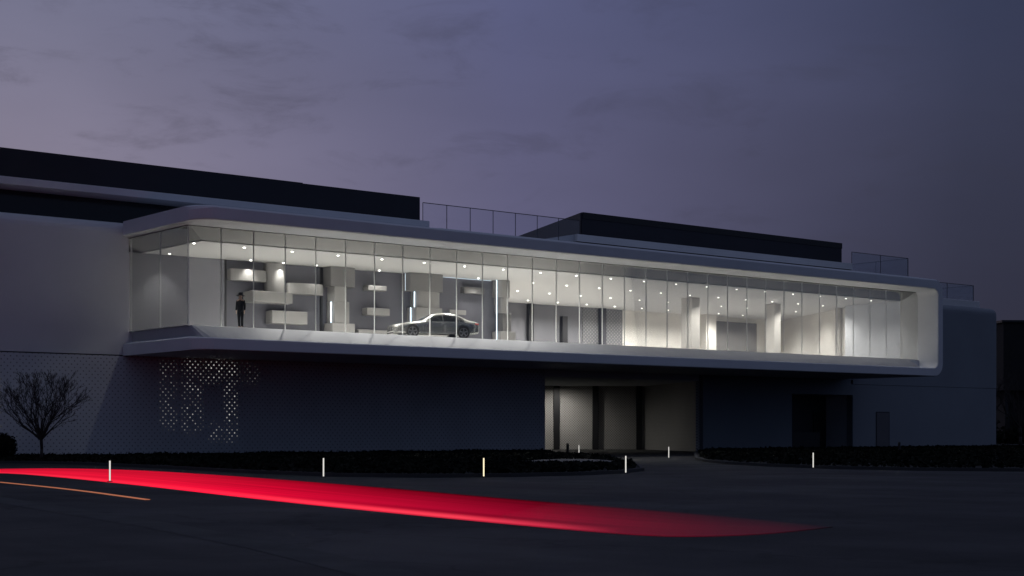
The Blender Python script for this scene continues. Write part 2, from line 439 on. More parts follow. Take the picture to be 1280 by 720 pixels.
MB().prism([(93.92, 68.95), (95.3, 77), (98, 81.6), (102.4, 89.6), (102.9, 89.6), (98.5, 81.4), (95.8, 76.8), (94.4, 68.95)], 6.745, 11.15).build('hall_end_wall', M['cream'], B)
bx('grey_back_panel', M['darkgrey'], 61.4, 78.85, 89.3, 89.58, 6.745, 11.14)
bx('perforated_back_panel', M['perf_in'], 78.9, 83.16, 89.3, 89.58, 6.745, 11.14)
for (a, b, z) in ((73.2, 73.65, 11.14), (76.55, 77.05, 10.32), (80.55, 81.1, 11.14)):
    bx('dark_post', M['black'] if z < 12 and a < 80 else M['screen_side'], a, b, 88.95, 89.28, 6.745, z)
bx('grey_opening', M['midgrey'], 92.85, 99.0, 89.3, 89.58, 6.745, 10.75)
for (a, b, c_, d) in ((79.1, 79.95, 77.6, 78.7), (87.9, 88.64, 77.5, 78.4), (95.0, 95.42, 77.0, 77.5), (94.15, 94.8, 74.1, 74.9)):
    bx('column', M['column'], a, b, c_, d, 6.745, 11.15, bevel=.05)
bx('wing_wall', M['cream'], 91.6, 92.8, 88.2, 89.58, 6.745, 11.14)

# glass front: 32 panes and the two panes of the short end, each with its fin
N = 32; U0, U1 = 34.72, 93.86; S = (U1 - U0) / N
for i in range(N):
    a = U0 + i * S
    p = bx('window_pane', M['pane'], a + .006, a + S - .006, 68.8, 68.812, 6.72, 11.665)
    f = bx('glass_fin', M['fin'], a + S - .014, a + S + .007, 68.83, 68.905, 6.75, 11.66, parent=p)
bx('corner_post', M['fin'], U0 - .014, U0 + .014, 68.795, 68.835, 6.72, 11.665)
for (a, b) in ((68.84, 72.05), (72.07, 75.5)):
    p = bx('window_pane', M['pane'], U0 - .012, U0, a, b, 6.72, 11.665)
    bx('glass_fin', M['fin'], U0 + .012, U0 + .1, b - .03, b - .005, 6.75, 11.66, parent=p)
bx('head_rail', M['head'], U0, 93.9, 68.77, 68.84, 11.665, 11.698)
bx('head_rail', M['head'], U0 - .03, U0 + .03, 68.86, 75.5, 11.665, 11.698)

# left block: smooth upper wall with soft coping, perforated lower wall
MB().extrude_u([(75.6, 5.5), (75.6, 11.95), (75.63, 12.15), (75.72, 12.33), (75.86, 12.46), (76.05, 12.53), (76.3, 12.55), (77.6, 12.55), (77.6, 5.5)], 4, 34.7).build('upper_wall', M['white_wall'], B)
bx('perforated_wall', M['perf'], 4, 63.5, 75.57, 76.2, 0, 5.44)
bx('wall_core', M['white_wall'], 34.72, 94.6, 75.57, 77.05, 5.46, 6.70)
# passage under the hall
bx('lintel', M['white_wall'], 63.5, 77.75, 75.57, 76.2, 5.0, 5.44)
bx('passage_ceiling', M['white_wall'], 63.5, 92, 76.2, 96, 5.0, 5.15)
bx('passage_wall', M['white_wall'], 63.1, 63.5, 76.2, 96, 0, 5.0)
P = [(77.75, 75.9), (83.3, 86.9), (82.9, 87.2), (80.4, 89.15), (78.05, 91.05), (76.5, 92.5), (74, 94.5)]
def ribbon(pts, z0, z1, t):
    o = offset_poly(pts + [], 0); mb = MB(); k = len(pts)
    vs = [(x, y, z0) for x, y in pts] + [(x, y, z1) for x, y in pts]
    mb.add(vs, [(i, i + 1, k + i + 1, k + i) for i in range(k - 1)])
    return mb
MB().prism([P[0], P[1], (P[1][0] + .4, P[1][1]), (P[0][0] + .4, P[0][1])], 0, 5.0).build('perforated_passage_wall', M['perf_side'], B)
MB().prism([P[1], P[6], (P[6][0] + .25, P[6][1] + .31), (P[1][0] + .25, P[1][1] + .31)], 0, 5.0).build('perforated_passage_wall', M['perf_passage'], B)
for (x, y) in ((83.0, 86.85), (80.3, 89.0), (77.9, 90.9)):
    MB().prism([(x, y), (x - .36, y + .29), (x - .2, y + .5), (x + .16, y + .2)], 0, 4.99).build('passage_post', M['black'], B)
bx('passage_back_wall', M['white_wall'], 63.5, 84, 95.6, 96, 0, 5.0)
# right-hand lower walls with the loading recess and a door
bx('lower_wall', M['block_wall'], 78.2, 87.7, 75.6, 76.2, 0, 5.44)
bx('lower_wall', M['block_wall'], 94.85, 112, 75.62, 76.2, 0, 5.08)
bx('lower_wall', M['block_wall'], 87.7, 94.85, 75.6, 76.2, 4.25, 5.44)
bx('recess_wall', M['white_wall'], 87.3, 87.7, 76.2, 79, 0, 5)
bx('recess_wall', M['white_wall'], 94.9, 95.3, 76.2, 79, 0, 5)
bx('recess_wall', M['screen_side'], 87.3, 95.3, 78.3, 79, 0, 5)
bx('recess_ceiling', M['white_wall'], 87.7, 94.9, 76.2, 78.3, 4.25, 4.5)
dr = bx('door', M['black'], 93.3, 94.8, 78.22, 78.3, 0, 2.95)
bx('door_handle', M['head'], 93.42, 93.46, 78.16, 78.22, .95, 1.25, parent=dr)
bx('loading_dock', M['black'], 87.75, 92.6, 77.0, 78.28, 0, 1.35)
dr = bx('door', M['darkgrey'], 97.8, 99.32, 75.585, 75.62, 0, 2.9)
bx('door_frame', M['screen_side'], 97.7, 99.42, 75.6, 75.615, 0, 2.98, parent=dr)
# right block, rounded at the top and at its far corner
rb = MB()
prof = [(0, 5.1)] + [(0, 11.35)] + [(.55 - .55 * math.cos(R(a)), 11.4 + .55 * math.sin(R(a))) for a in range(15, 91, 15)]
plan = lambda ins: [(103.2, 100), (103.2, 89.7), (98.8, 81.2), (96.0, 76.6), (94.62, 75.6 + ins)] + [(114.95 - 1.2 + (1.2 - ins) * math.sin(R(a)), 75.6 + 1.2 - (1.2 - ins) * math.cos(R(a))) for a in range(0, 91, 15)] + [(114.95 - ins, 100)]
rings = [[(*p, z) for p in plan(i)] for i, z in prof]
k = len(rings[0]); vs = sum(rings, []); fs = []
for r in range(len(rings) - 1):
    for i in range(k): fs.append((r * k + i, r * k + (i + 1) % k, (r + 1) * k + (i + 1) % k, (r + 1) * k + i))
fs += [tuple(range(k))[::-1], tuple(range((len(rings) - 1) * k, len(rings) * k))]
rb.add(vs, fs); rb.build('rounded_block', M['block_wall'], B)
pts = [(p[0], p[1]) for p in plan(.02)]
pts = [(112, 100), (112, 75.62)] + pts[5:]
MB().prism(pts, 0, 5.08).build('rounded_block_base', M['block_wall'], B)
# main roof and rear
bx('roof', M['white_wall'], 4, 94.6, 77.62, 100, 12.2, 12.5)
bx('roof', M['white_wall'], 34.72, 94.6, 75.57, 77.6, 12.2, 12.52)
bx('rear_wall', M['white_wall'], 4, 94.6, 99.6, 100, 0, 12.2)
bx('gable_wall', M['white_wall'], 4, 4.4, 77.6, 99.6, 0, 12.2)
# set-back attic, its roof slab and louvre screens
bx('attic_window', M['darkglass'], 5, 44.9, 78.2, 78.4, 12.5, 14.04)
bx('attic_wall', M['white'], 44.9, 55.35, 76.45, 90, 12.52, 14.04)
bx('roof_slab', M['shell'], 4.5, 54.9, 76.4, 92, 14.05, 14.44, bevel=.03)
bx('louvre_screen', M['screen'], 4.5, 45.9, 76.5, 91, 14.445, 15.9)
bx('louvre_screen', M['screen'], 45.93, 54.3, 76.6, 91, 14.445, 15.88)
bx('parapet', M['white'], 55.37, 104, 76.1, 90, 12.52, 14.03, bevel=.06)
bx('parapet', M['white'], 66.9, 95.6, 76.25, 89, 14.12, 14.6)
bx('parapet_groove', M['screen_side'], 66.95, 95.5, 76.32, 89, 14.03, 14.12)
MB().prism([(67.5, 76.5), (94.6, 76.5), (94.6, 89), (72.2, 89)], 14.605, 16.12).build('louvre_screen', M['screen'], B)
MB().prism([(67.46, 76.6), (67.5, 76.56), (72.17, 88.9), (72.0, 88.9)], 14.6, 16.1).build('screen_cheek', M['screen_side'], B)
bx('screen_capping', M['black'], 67.6, 94.62, 76.46, 76.7, 15.72, 16.14)
bx('roof_ledge', M['white'], 104.02, 112.9, 76.4, 90, 11.95, 12.55, bevel=.05)

# balustrades on the roof
def railing(name, label, pts, z0, z1, step, thing_loc):
    t = thing(name, label, 'railing', thing_loc, group='glass railings on the roof')
    for (a, b) in pts:
        a = Vector(a); b = Vector(b); d = (b - a); n = max(1, round(d.length / step)); e = d.normalized(); nn = Vector((-e.y, e.x))
        for i in range(n):
            p = a + d * (i / n) + e * .03; q = a + d * ((i + 1) / n) - e * .03
            MB().prism([tuple(p - nn * .006), tuple(q - nn * .006), tuple(q + nn * .006), tuple(p + nn * .006)], z0 + .02, z1 - .03).build('glass_panel', M['balustrade'], t)
            w = .015
            p = a + d * (i / n)
            MB().box(p.x - w, p.x + w, p.y - w, p.y + w, z0, z1 - .02).build('post', M['rail'], t)
        MB().box(b.x - .015, b.x + .015, b.y - .015, b.y + .015, z0, z1 - .02).build('post', M['rail'], t)
        MB().prism([tuple(a - nn * .025), tuple(b - nn * .025), tuple(b + nn * .025), tuple(a + nn * .025)], z1 - .02, z1 + .02).build('handrail', M['rail'], t)
    return t
railing('glass_railing', 'long glass railing on the roof between the two black louvre screens', [((54.45, 76.5), (67.3, 76.5))], 14.04, 15.55, 1.75, (60, 76.5, 14.04))
railing('glass_railing', 'glass railing turning a corner at the far end of the second black louvre screen', [((95.7, 76.4), (102.9, 76.4)), ((102.9, 76.46), (102.9, 86))], 14.04, 15.53, 3.6, (99, 76.4, 14.04))
railing('glass_railing', 'lowest and smallest glass railing, on the ledge above the rounded end block', [((104.6, 76.5), (112.1, 76.5)), ((112.1, 76.56), (112.1, 84))], 12.555, 13.86, 3.7, (108, 76.5, 12.55))

# --------------------------------------------------------------------------- display blocks in the hall
def block(name, m, parent, u0, u1, v0, z0, z1, v1=77.06, curve=0., bevel=.03):
    if curve:
        k = 14; w = (u1 - u0) / 2; c = (u0 + u1) / 2
        poly = [(u0, v1)] + [(c - w * math.cos(PI * i / k), v0 + curve - curve * math.sin(PI * i / k)) for i in range(k + 1)] + [(u1, v1)]
        return MB().prism(poly, z0, z1).build(name, m, parent)
    return MB().box(u0, u1, v0, v1, z0, z1).build(name, m, parent, bevel=bevel)
def wall_block(label, m, *a, **k):
    t = block('wall_block', m, None, *a, **k)
    return tag(t, label, 'wall block', 'blocks on the feature wall')
wall_block('grey wall block above the person in the black hat, highest and at the dark joint', M['block'], 41.3, 43.6, 76.45, 9.98, 10.62, curve=.25)
wall_block('tall curved wall block touching the ceiling beside the block above the person', M['block'], 43.62, 44.85, 76.4, 8.95, 11.12, curve=.4)
wall_block('wide pale block sticking out low behind the person, under the tall curved block', M['block'], 42.3, 44.9, 75.95, 8.77, 9.4, v1=77.05)
wall_block('bright curved block beside the dark joint of the first stack of blocks', M['block'], 45.0, 47.38, 76.3, 9.42, 10.04, curve=.4)
wall_block('long pale block floating lowest on the wall beside the person', M['block'], 43.75, 46.1, 76.3, 7.64, 8.38)
wall_block('small lamp-lit wedge block high on the wall between the first two stacks', M['block'], 50.4, 51.75, 76.45, 9.93, 10.22)
wall_block('low thin block on the wall between the first two stacks', M['block'], 50.35, 52.0, 76.5, 8.44, 8.87)
wall_block('pale base block on the floor between the first two stacks', M['block'], 49.75, 51.9, 76.5, 6.75, 7.55)
wall_block('dark block high on the wall above the roof of the silver car', M['block_dark'], 57.75, 59.45, 76.7, 10.18, 10.58)
wall_block('faint block on the wall just above the rear of the silver car', M['block'], 56.85, 58.15, 76.95, 8.81, 9.11)
t = thing('block_stack', 'stack of grey blocks with a narrow light strip, nearest the person', 'block stack', (48.4, 76.6, 6.745), group='stacks of display blocks')
block('block', M['block_dark'], t, 47.62, 49.31, 76.1, 9.98, 11.14, curve=.12)
block('block', M['block'], t, 47.9, 48.75, 76.15, 9.11, 9.975, curve=.1)
block('block', M['block'], t, 47.84, 48.86, 76.12, 7.83, 9.1)
block('block', M['block'], t, 47.66, 49.2, 76.05, 6.75, 7.82)
MB().box(47.74, 47.785, 76.4, 76.42, 7.85, 9.08).build('light_strip', M['led'], t)
t = thing('block_stack', 'widest stack of grey blocks with stepped light strips, behind the car bonnet', 'block stack', (54.5, 76.5, 6.745), group='stacks of display blocks')
block('block', M['block_dark'], t, 53.25, 55.7, 76., 10.04, 11.14, curve=.12)
block('block', M['block'], t, 53.9, 55.58, 76.05, 9.06, 10.03, curve=.3)
block('block', M['block'], t, 53.62, 55.58, 76., 6.75, 9.05)
MB().box(53.13, 53.16, 76.5, 76.52, 10.05, 11.12).build('light_strip', M['led_soft'], t)
MB().box(53.8, 53.85, 76.5, 76.52, 9.08, 10.02).build('light_strip', M['led'], t)
MB().box(53.52, 53.57, 76.5, 76.52, 7.4, 9.03).build('light_strip', M['led'], t)
t = thing('block_stack', 'slim stack of blocks with one full-height light strip, behind the car tail', 'block stack', (60.8, 76.6, 6.745), group='stacks of display blocks')
block('block', M['block'], t, 60.35, 61.3, 76.2, 10.05, 11.14, curve=.35)
block('block', M['block'], t, 60.5, 61.0, 76.25, 9.03, 10.04, curve=.2)
block('block', M['block_dark'], t, 60.6, 61.3, 76.3, 7.86, 9.02)
block('block', M['block'], t, 60.3, 61.55, 76.15, 6.75, 7.85)
MB().box(60.2, 60.235, 76.45, 76.47, 6.8, 11.12).build('light_strip', M['led'], t)
for a, b in ((53.3, 55.7), (55.9, 60.2)):
    q = MB().box(a, b, 77.02, 77.05, 11.105, 11.13).build('cove_light', M['led_soft'], B)

# --------------------------------------------------------------------------- downlights in the hall ceiling
spot = D.lights.new('downlight_beam', 'SPOT')
spot.energy = 500; spot.color = (1, .95, .885); spot.spot_size = R(150); spot.spot_blend = .9; spot.shadow_soft_size = .09
strong = spot.copy(); strong.energy = 1800; strong.spot_size = R(140)
soft = spot.copy(); soft.energy = 430; soft.spot_size = R(125)
deep = spot.copy(); deep.energy = 1200
wash = D.lights.new('wall_washer_beam', 'SPOT')
wash.energy = 240; wash.color = (1, .95, .88); wash.spot_size = R(95); wash.spot_blend = .7; wash.shadow_soft_size = .06
ORD = 'first second third fourth fifth sixth seventh eighth ninth tenth eleventh twelfth thirteenth fourteenth fifteenth sixteenth seventeenth eighteenth nineteenth twentieth twenty-first'.split()
rows = [('just inside the long glass front', 71.1, [36.2 + 2.9 * i for i in range(20)]),
        ('close to the wall of grey blocks', 76.15, [37.3, 42.3, 44.4, 46.6, 51.0, 58.5]),
        ('in the second row past the slim stack', 76.3, [63.1 + 2.9 * i for i in range(11)]),
        ('in the third row past the slim stack', 81.5, [63.1 + 2.9 * i for i in range(12)]),
        ('in the last row by the rear wall', 86.8, [65.5 + 2.9 * i for i in range(12)])]
proto = None
for where, v, ul in rows:
    for i, u in enumerate(ul):
        lab = 'small ceiling downlight, %s from the person end, %s' % (ORD[i], where)
        if proto is None:
            proto = thing('ceiling_downlight', lab, 'ceiling light', (u, v, 11.15), group='ceiling downlights in the glass hall')
            h = L(); h.lathe([(.0, -.005), (.11, -.005), (.125, -.03), (.125, -.0015), (0, -.0015)], 16)
            h.build('housing', M['white'], proto)
            e = L(); e.lathe([(0, -.006), (.062, -.006), (.062, -.06), (.045, -.075), (0, -.08)], 12)
            e.build('lens', M['lens'], proto)
            so = D.objects.new('beam', soft); col.objects.link(so); so.parent = proto; so.location = (0, 0, -.13)
        else:
            t = copy_tree(proto, lamp=wash if v == 76.15 else (deep if v > 76.2 else (soft if u < 40 else strong if u < 62 else None))); t.location = (u, v, 11.15); t['label'] = lab
# lamps in the passage ceiling (warm, seen only by their light)
ps = D.lights.new('passage_beam', 'SPOT'); ps.energy = 440; ps.color = (1, .97, .92); ps.spot_size = R(176); ps.spot_blend = 1; ps.shadow_soft_size = .1
ps2 = ps.copy(); ps2.energy = 90
for i, (u, v) in enumerate(((68.5, 88.0), (76.6, 89.6), (75.5, 83.0))):
    lab = 'recessed passage downlight under the hall, %s' % ('nearest the perforated ground floor wall', 'deepest in the passage', 'nearest the black posts')[i]
    t = thing('passage_downlight', lab, 'ceiling light', (u, v, 5.0), group='downlights in the passage ceiling')
    h = L(); h.lathe([(0, -.004), (.1, -.004), (.12, -.02), (.12, -.001)], 16); h.build('housing', M['white'], t)
    e = L(); e.lathe([(0, -.006), (.08, -.006), (.08, -.004)], 12); e.build('lens', M['lens'], t)
    so = D.objects.new('beam', ps if i < 2 else ps2); col.objects.link(so); so.parent = t; so.location = (0, 0, -.06)

# --------------------------------------------------------------------------- the car
def catmull(tab, x):
    xs = [r[0] for r in tab]
    if xs[0] > xs[-1]: tab = tab[::-1]; xs = xs[::-1]
    i = max(0, min(len(xs) - 2, next((j for j in range(len(xs) - 1) if x <= xs[j + 1]), len(xs) - 2)))
    t = (x - xs[i]) / (xs[i + 1] - xs[i]); out = []
    for k in range(1, len(tab[0])):
        p1, p2 = tab[i][k], tab[i + 1][k]
        m1 = (p2 - tab[i - 1][k]) / (xs[i + 1] - xs[i - 1]) if i > 0 else (p2 - p1) / (xs[i + 1] - xs[i])
        m2 = (tab[i + 2][k] - p1) / (xs[i + 2] - xs[i]) if i + 2 < len(xs) else (p2 - p1) / (xs[i + 1] - xs[i])
        h = xs[i + 1] - xs[i]; t2 = t * t; t3 = t2 * t
        out.append((2 * t3 - 3 * t2 + 1) * p1 + (t3 - 2 * t2 + t) * h * m1 + (-2 * t3 + 3 * t2) * p2 + (t3 - t2) * h * m2)
    return out
M['paint'] = mat('silver_car_paint', (.37, .37, .355), .24, metal=.78, coat=.7)
M['carglass'] = mat('car_glass', (.012, .013, .014), .08, spec=.6)
M['tyre'] = mat('tyre_rubber', (.015, .015, .015), .8)
M['rim'] = mat('dark_rim', (.22, .22, .23), .3, metal=.8)
M['trim'] = mat('bright_trim', (.6, .6, .58), .25, metal=.9)
M['lampglass'] = mat('headlamp_glass', (.5, .5, .48), .15, metal=.6)
M['taillamp'] = emis('tail_lamp_red', (1, .03, .03), .12, (.25, .01, .01))
car = thing('sedan_car', 'silver grey four-door sedan with dark wheels parked inside the glass hall', 'car', (51.12, 70.85, 6.747), R(164))
car.scale = (1.025, 1.0, 1.0)
TAB = [  # x, half width, underside, belt height, belt half width, top height, top half width
    (2.50, .60, .32, .60, .52, .64, .36), (2.46, .70, .26, .66, .62, .71, .42), (2.32, .83, .22, .72, .74, .78, .5), (2.0, .905, .2, .78, .82, .85, .56), (1.5, .935, .19, .85, .86, .93, .6),
    (1.1, .94, .19, .89, .87, .985, .63), (.85, .94, .19, .91, .875, 1.04, .65), (.45, .94, .19, .93, .875, 1.27, .63), (.1, .94, .19, .94, .875, 1.42, .6), (-.3, .94, .19, .945, .87, 1.48, .585),
    (-.8, .94, .19, .95, .87, 1.47, .575), (-1.25, .94, .19, .955, .865, 1.39, .565), (-1.65, .94, .2, .955, .86, 1.24, .57), (-2.0, .93, .22, .95, .84, 1.10, .6), (-2.3, .90, .28, .94, .81, 1.05, .62),
    (-2.45, .85, .34, .90, .77, .99, .6), (-2.5, .76, .44, .84, .70, .90, .52)]
xs = []
x = 2.5
while x > -2.5: xs.append(x); x -= .05
xs.append(-2.5)
def ring(x):
    w, zb, zk, wk, zt, wt = catmull(TAB, x)
    h = zk - zb
    lower = [(0, zb), (w * .55, zb), (w - .1, zb + .005), (w - .03, zb + .06), (w - .012, zb + .16 * h), (w - .02, zb + .3 * h), (w - .008, zb + .5 * h), (w, zb + .68 * h), (w - .006, zb + .8 * h), (wk + .035, zk - .045), (wk + .012, zk - .012), (wk - .008, zk + .006)]
    up = []
    for i in range(1, 7):
        t = i / 6; up.append((wk - .008 + (wt - wk + .008) * t + .03 * math.sin(PI * t), zk + .006 + (zt - .055 - zk - .006) * t))
    top = [(wt * .9, zt - .028), (wt * .7, zt - .012), (wt * .35, zt - .003), (0, zt)]
    return lower + up + top
rg = [ring(x) for x in xs]; K = len(rg[0])
full = []
for x, r in zip(xs, rg):
    full.append([(x, y, z) for y, z in r] + [(x, -y, z) for y, z in r[-2:0:-1]])
KK = len(full[0])
bodyF, wsF, rwF, swF = [], [], [], {(s, d): [] for s in (1, -1) for d in (0, 1, 2)}
for i in range(len(xs) - 1):
    xm = (xs[i] + xs[i + 1]) / 2
    for k in range(KK):
        f = (i * KK + k, (i + 1) * KK + k, (i + 1) * KK + (k + 1) % KK, i * KK + (k + 1) % KK)
        kk = k if k < K - 1 else KK - 1 - k      # mirrored row index
        side = 1 if k < K - 1 else -1
        zt, zk = catmull(TAB, xm)[4], catmull(TAB, xm)[2]
        if kk >= K - 4 and .22 < xm < .95: wsF.append(f)
        elif kk >= K - 4 and -2.0 < xm < -1.32: rwF.append(f)
        elif 11 <= kk <= 15 and zt - zk > .2 and -1.62 < xm < .62:
            d = 0 if -.30 < xm else (1 if -1.25 < xm < -.36 else (2 if xm < -1.31 else None))
            if d is None: bodyF.append(f)
            else: swF[(side, d)].append(f)
        else: bodyF.append(f)
allv = sum(full, [])
caps = [tuple(range(KK)), tuple(range((len(xs) - 1) * KK, len(xs) * KK))[::-1]]
def carmesh(name, faces, m, parent=car):
    used = sorted({i for f in faces for i in f}); mp = {a: b for b, a in enumerate(used)}
    mb = L(); mb.add([allv[i] for i in used], [tuple(mp[i] for i in f) for f in faces])
    return mb.build(name, m, parent, smooth=True)
carmesh('body', bodyF + caps, M['paint'])
carmesh('windscreen', wsF, M['carglass']); carmesh('rear_window', rwF, M['carglass'])
for key, F in swF.items():
    if F: carmesh('side_window', F, M['carglass'])
for s in (1, -1):
    for k, xw in enumerate((1.5, -1.5)):
        a = L(); a.lathe([(0, 0), (.385, 0), (.385, .012), (0, .012)], 32, 'y', (xw, s * .938 if s > 0 else s * .95, .38))
        a.build('wheel_arch', M['black'], car)
        hub = L(); hub.lathe([(0, .02), (.07, .02), (.07, -.02), (0, -.02)], 16, 'y', (xw, s * .965, .35)); hub = hub.build('wheel', M['rim'], car)
        ty = L(); ty.lathe([(.26, -.02), (.34, -.025), (.352, -.005), (.352, .012), (.33, .022), (.26, .02), (.26, -.02)], 36, 'y', (xw, s * .955, .352)); ty.build('tyre', M['tyre'], hub)
        rm = L(); rm.lathe([(.235, .0), (.262, .004), (.262, .016), (.235, .016), (.235, .0)], 36, 'y', (xw, s * .962, .352))
        for q in range(5):
            t = 2 * PI * q / 5 + .3; c_, s_ = math.cos(t), math.sin(t)
            o1 = Vector((xw + .05 * c_, s * .966, .352 + .05 * s_)); o2 = Vector((xw + .245 * c_, s * .966, .352 + .245 * s_)); nn = Vector((-s_, 0, c_)) * .035
            ey = Vector((0, .006, 0))
            rm.add([o1 - nn - ey, o2 - nn * 1.3 - ey, o2 + nn * 1.3 - ey, o1 + nn - ey, o1 - nn + ey, o2 - nn * 1.3 + ey, o2 + nn * 1.3 + ey, o1 + nn + ey], [(0, 1, 2, 3), (4, 5, 6, 7), (0, 1, 5, 4), (1, 2, 6, 5), (2, 3, 7, 6), (3, 0, 4, 7)])
        rm.build('rim', M['rim'], hub)
    hl = L(); hl.add([(2.37, s * .52, .60), (2.44, s * .40, .63), (2.27, s * .80, .70), (2.42, s * .44, .70), (2.2, s * .83, .75), (2.4, s * .46, .735)], [(0, 1, 3, 2), (2, 3, 5, 4)])
    hl.v = [(x + .05, y * 1.02, z) for x, y, z in hl.v]; hl.build('headlight', M['lampglass'], car)
    gr = L(); gr.box(2.45, 2.53, s * .05 if s > 0 else -.36, .36 if s > 0 else -.05, .38, .63); gr.build('grille', M['black'], car, bevel=.02)
    vn = L(); vn.add([(2.40, s * .78, .28), (2.48, s * .56, .26), (2.49, s * .56, .36), (2.37, s * .80, .50), (2.33, s * .84, .5), (2.36, s * .83, .28)], [(0, 1, 2, 3), (0, 3, 4, 5)]); vn.v = [(x + .02, y * 1.02, z) for x, y, z in vn.v]
    vn.build('bumper_vent', M['trim'], car)
    tl = L(); tl.add([(-2.50, s * .55, .80), (-2.42, s * .86, .80), (-2.2, s * .905, .84), (-2.2, s * .90, .90), (-2.44, s * .83, .90), (-2.52, s * .55, .90)], [(0, 1, 4, 5), (1, 2, 3, 4)]); tl.v = [(x - .015, y * 1.015, z) for x, y, z in tl.v]
    tl.build('tail_light', M['taillamp'], car)
    si = L(); si.box(-1.05, 1.05, s * .925 - .012, s * .925 + .016, .27, .31); si.build('sill_trim', M['trim'], car)
    bt = L(); bt.box(-1.6, .75, s * .874 - .01, s * .874 + .012, .945, .967); bt.build('window_trim', M['trim'], car)
    mi = L(); mi.lathe([(0, -.06), (.06, -.055), (.09, 0), (.07, .05), (0, .06)], 12, 'y', (.62, s * 1.0, 1.0)); mi = mi.build('side_mirror', M['paint'], car, smooth=True)
    mq = L(); mq.box(.6, .66, s * .93 - .07, s * .93 + .05, .965, .985); mq.build('mirror_arm', M['black'], mi)
    for xh in (-.2, -1.2):
        dh = L(); dh.box(xh - .1, xh + .1, s * .938, s * .938 + s * .02, .80, .825); dh.build('door_handle', M['trim'], car)
    for xd in (.85, -.33, -1.35):
        dl = L(); dl.box(xd - .006, xd + .006, s * .925 if s > 0 else -.943, .943 if s > 0 else -.925, .34, .86); dl.build('door_gap', M['black'], car)
bmr = L(); bmr.box(2.46, 2.515, -.5, .5, .24, .32); bmr.build('lower_intake', M['black'], car, bevel=.01)

# --------------------------------------------------------------------------- the person
M['skin'] = mat('skin', (.42, .27, .2), .55)
M['cloth'] = mat('black_cloth', (.006, .006, .007), .9, var=.2, scale=8, spec=.2)
M['hair'] = mat('dark_hair', (.018, .014, .012), .6)
def skin(name, vsr, edges, m, parent, root=0, sub=2):
    me = D.meshes.new(name); me.from_pydata([v[:3] for v in vsr], edges, [])
    me.materials.append(m)
    o = D.objects.new(name, me); col.objects.link(o); o.parent = parent
    md = o.modifiers.new('skin', 'SKIN'); md.use_smooth_shade = True
    for i, v in enumerate(vsr):
        sv = me.skin_vertices[0].data[i]; rx = v[3]; sv.radius = (rx, v[4] if len(v) > 4 else rx); sv.use_root = (i == root)
    sd = o.modifiers.new('sub', 'SUBSURF'); sd.levels = sub; sd.render_levels = sub
    return o
per = thing('person', 'person in black coat, trousers and brimmed hat standing behind the glass', 'person', (38.15, 69.75, 6.745), R(51.2) - R(90) - R(14))
# local: faces -y, x is sideways
V = [(0, 0, .98, .13, .1), (0, -.01, 1.15, .12, .09), (0, 0, 1.34, .15, .1), (0, .01, 1.47, .075), (0, 0, 1.54, .055), (0, -.005, 1.62, .085, .09), (0, -.01, 1.70, .085, .095), (0, -.01, 1.77, .05)]
E_ = [(0, 1), (1, 2), (2, 3), (3, 4), (4, 5), (5, 6), (6, 7)]
V.append((0, -.105, 1.625, .014)); E_.append((5, 8))          # nose
for s in (1, -1):
    b = len(V)
    V += [(s * .17, .0, 1.43, .06), (s * .215, .03, 1.15, .045), (s * .225, -.02, .92, .033), (s * .225, -.03, .86, .036, .02)]
    E_ += [(3, b), (b, b + 1), (b + 1, b + 2), (b + 2, b + 3)]
    for q, (dx, ln) in enumerate(((-.03, .075), (-.01, .088), (.01, .083), (.03, .066))):
        c = len(V)
        V += [(s * .225, -.03 + dx, .825, .010), (s * (.222), -.034 + dx, .825 - ln * .5, .009), (s * .214, -.038 + dx, .825 - ln, .0075)]
        E_ += [(b + 3, c), (c, c + 1), (c + 1, c + 2)]
    c = len(V)
    V += [(s * .215, -.07, .865, .011), (s * .205, -.085, .83, .009)]; E_ += [(b + 3, c), (c, c + 1)]
    b = len(V)
    V += [(s * .09, 0, .92, .085), (s * .085, -.01, .5, .055), (s * .075, .02, .1, .04), (s * .085, -.1, .035, .035)]
    E_ += [(0, b), (b, b + 1), (b + 1, b + 2), (b + 2, b + 3)]
skin('body', V, E_, M['skin'], per)
CV = [(0, 0, .82, .2, .14), (0, 0, 1.0, .18, .13), (0, -.01, 1.18, .175, .125), (0, 0, 1.36, .18, .125), (0, .005, 1.48, .09, .085)]
CE = [(0, 1), (1, 2), (2, 3), (3, 4)]
for s in (1, -1):
    b = len(CV); CV += [(s * .185, .005, 1.42, .075), (s * .225, .03, 1.15, .062), (s * .235, -.02, .93, .05)]; CE += [(3, b), (b, b + 1), (b + 1, b + 2)]
skin('coat', CV, CE, M['cloth'], per, root=1)
for s in (1, -1):
    pass
TV = [(0, 0, .95, .15, .115)]; TE = []
for s in (1, -1):
    b = len(TV); TV += [(s * .09, 0, .85, .1), (s * .088, -.01, .5, .075), (s * .078, .02, .12, .062), (s * .078, .02, .07, .06)]; TE += [(0, b), (b, b + 1), (b + 1, b + 2), (b + 2, b + 3)]
skin('trousers', TV, TE, M['cloth'], per)
for s in (1, -1):
    skin('shoe', [(s * .078, .05, .045, .045), (s * .082, -.05, .045, .046, .04), (s * .09, -.14, .035, .04, .03)], [(0, 1), (1, 2)], M['black'], per)
hat = L(); hat.lathe([(0, .13), (.06, .128), (.095, .11), (.105, .03), (.11, .0), (.20, -.025), (.225, -.035), (.22, -.043), (.11, -.015), (0, -.012)], 28)
hat.v = [(x, y - .01, z + 1.725) for x, y, z in hat.v]; ho = hat.build('hat', M['cloth'], per, smooth=True)
hd = L(); rr = random.Random(4)
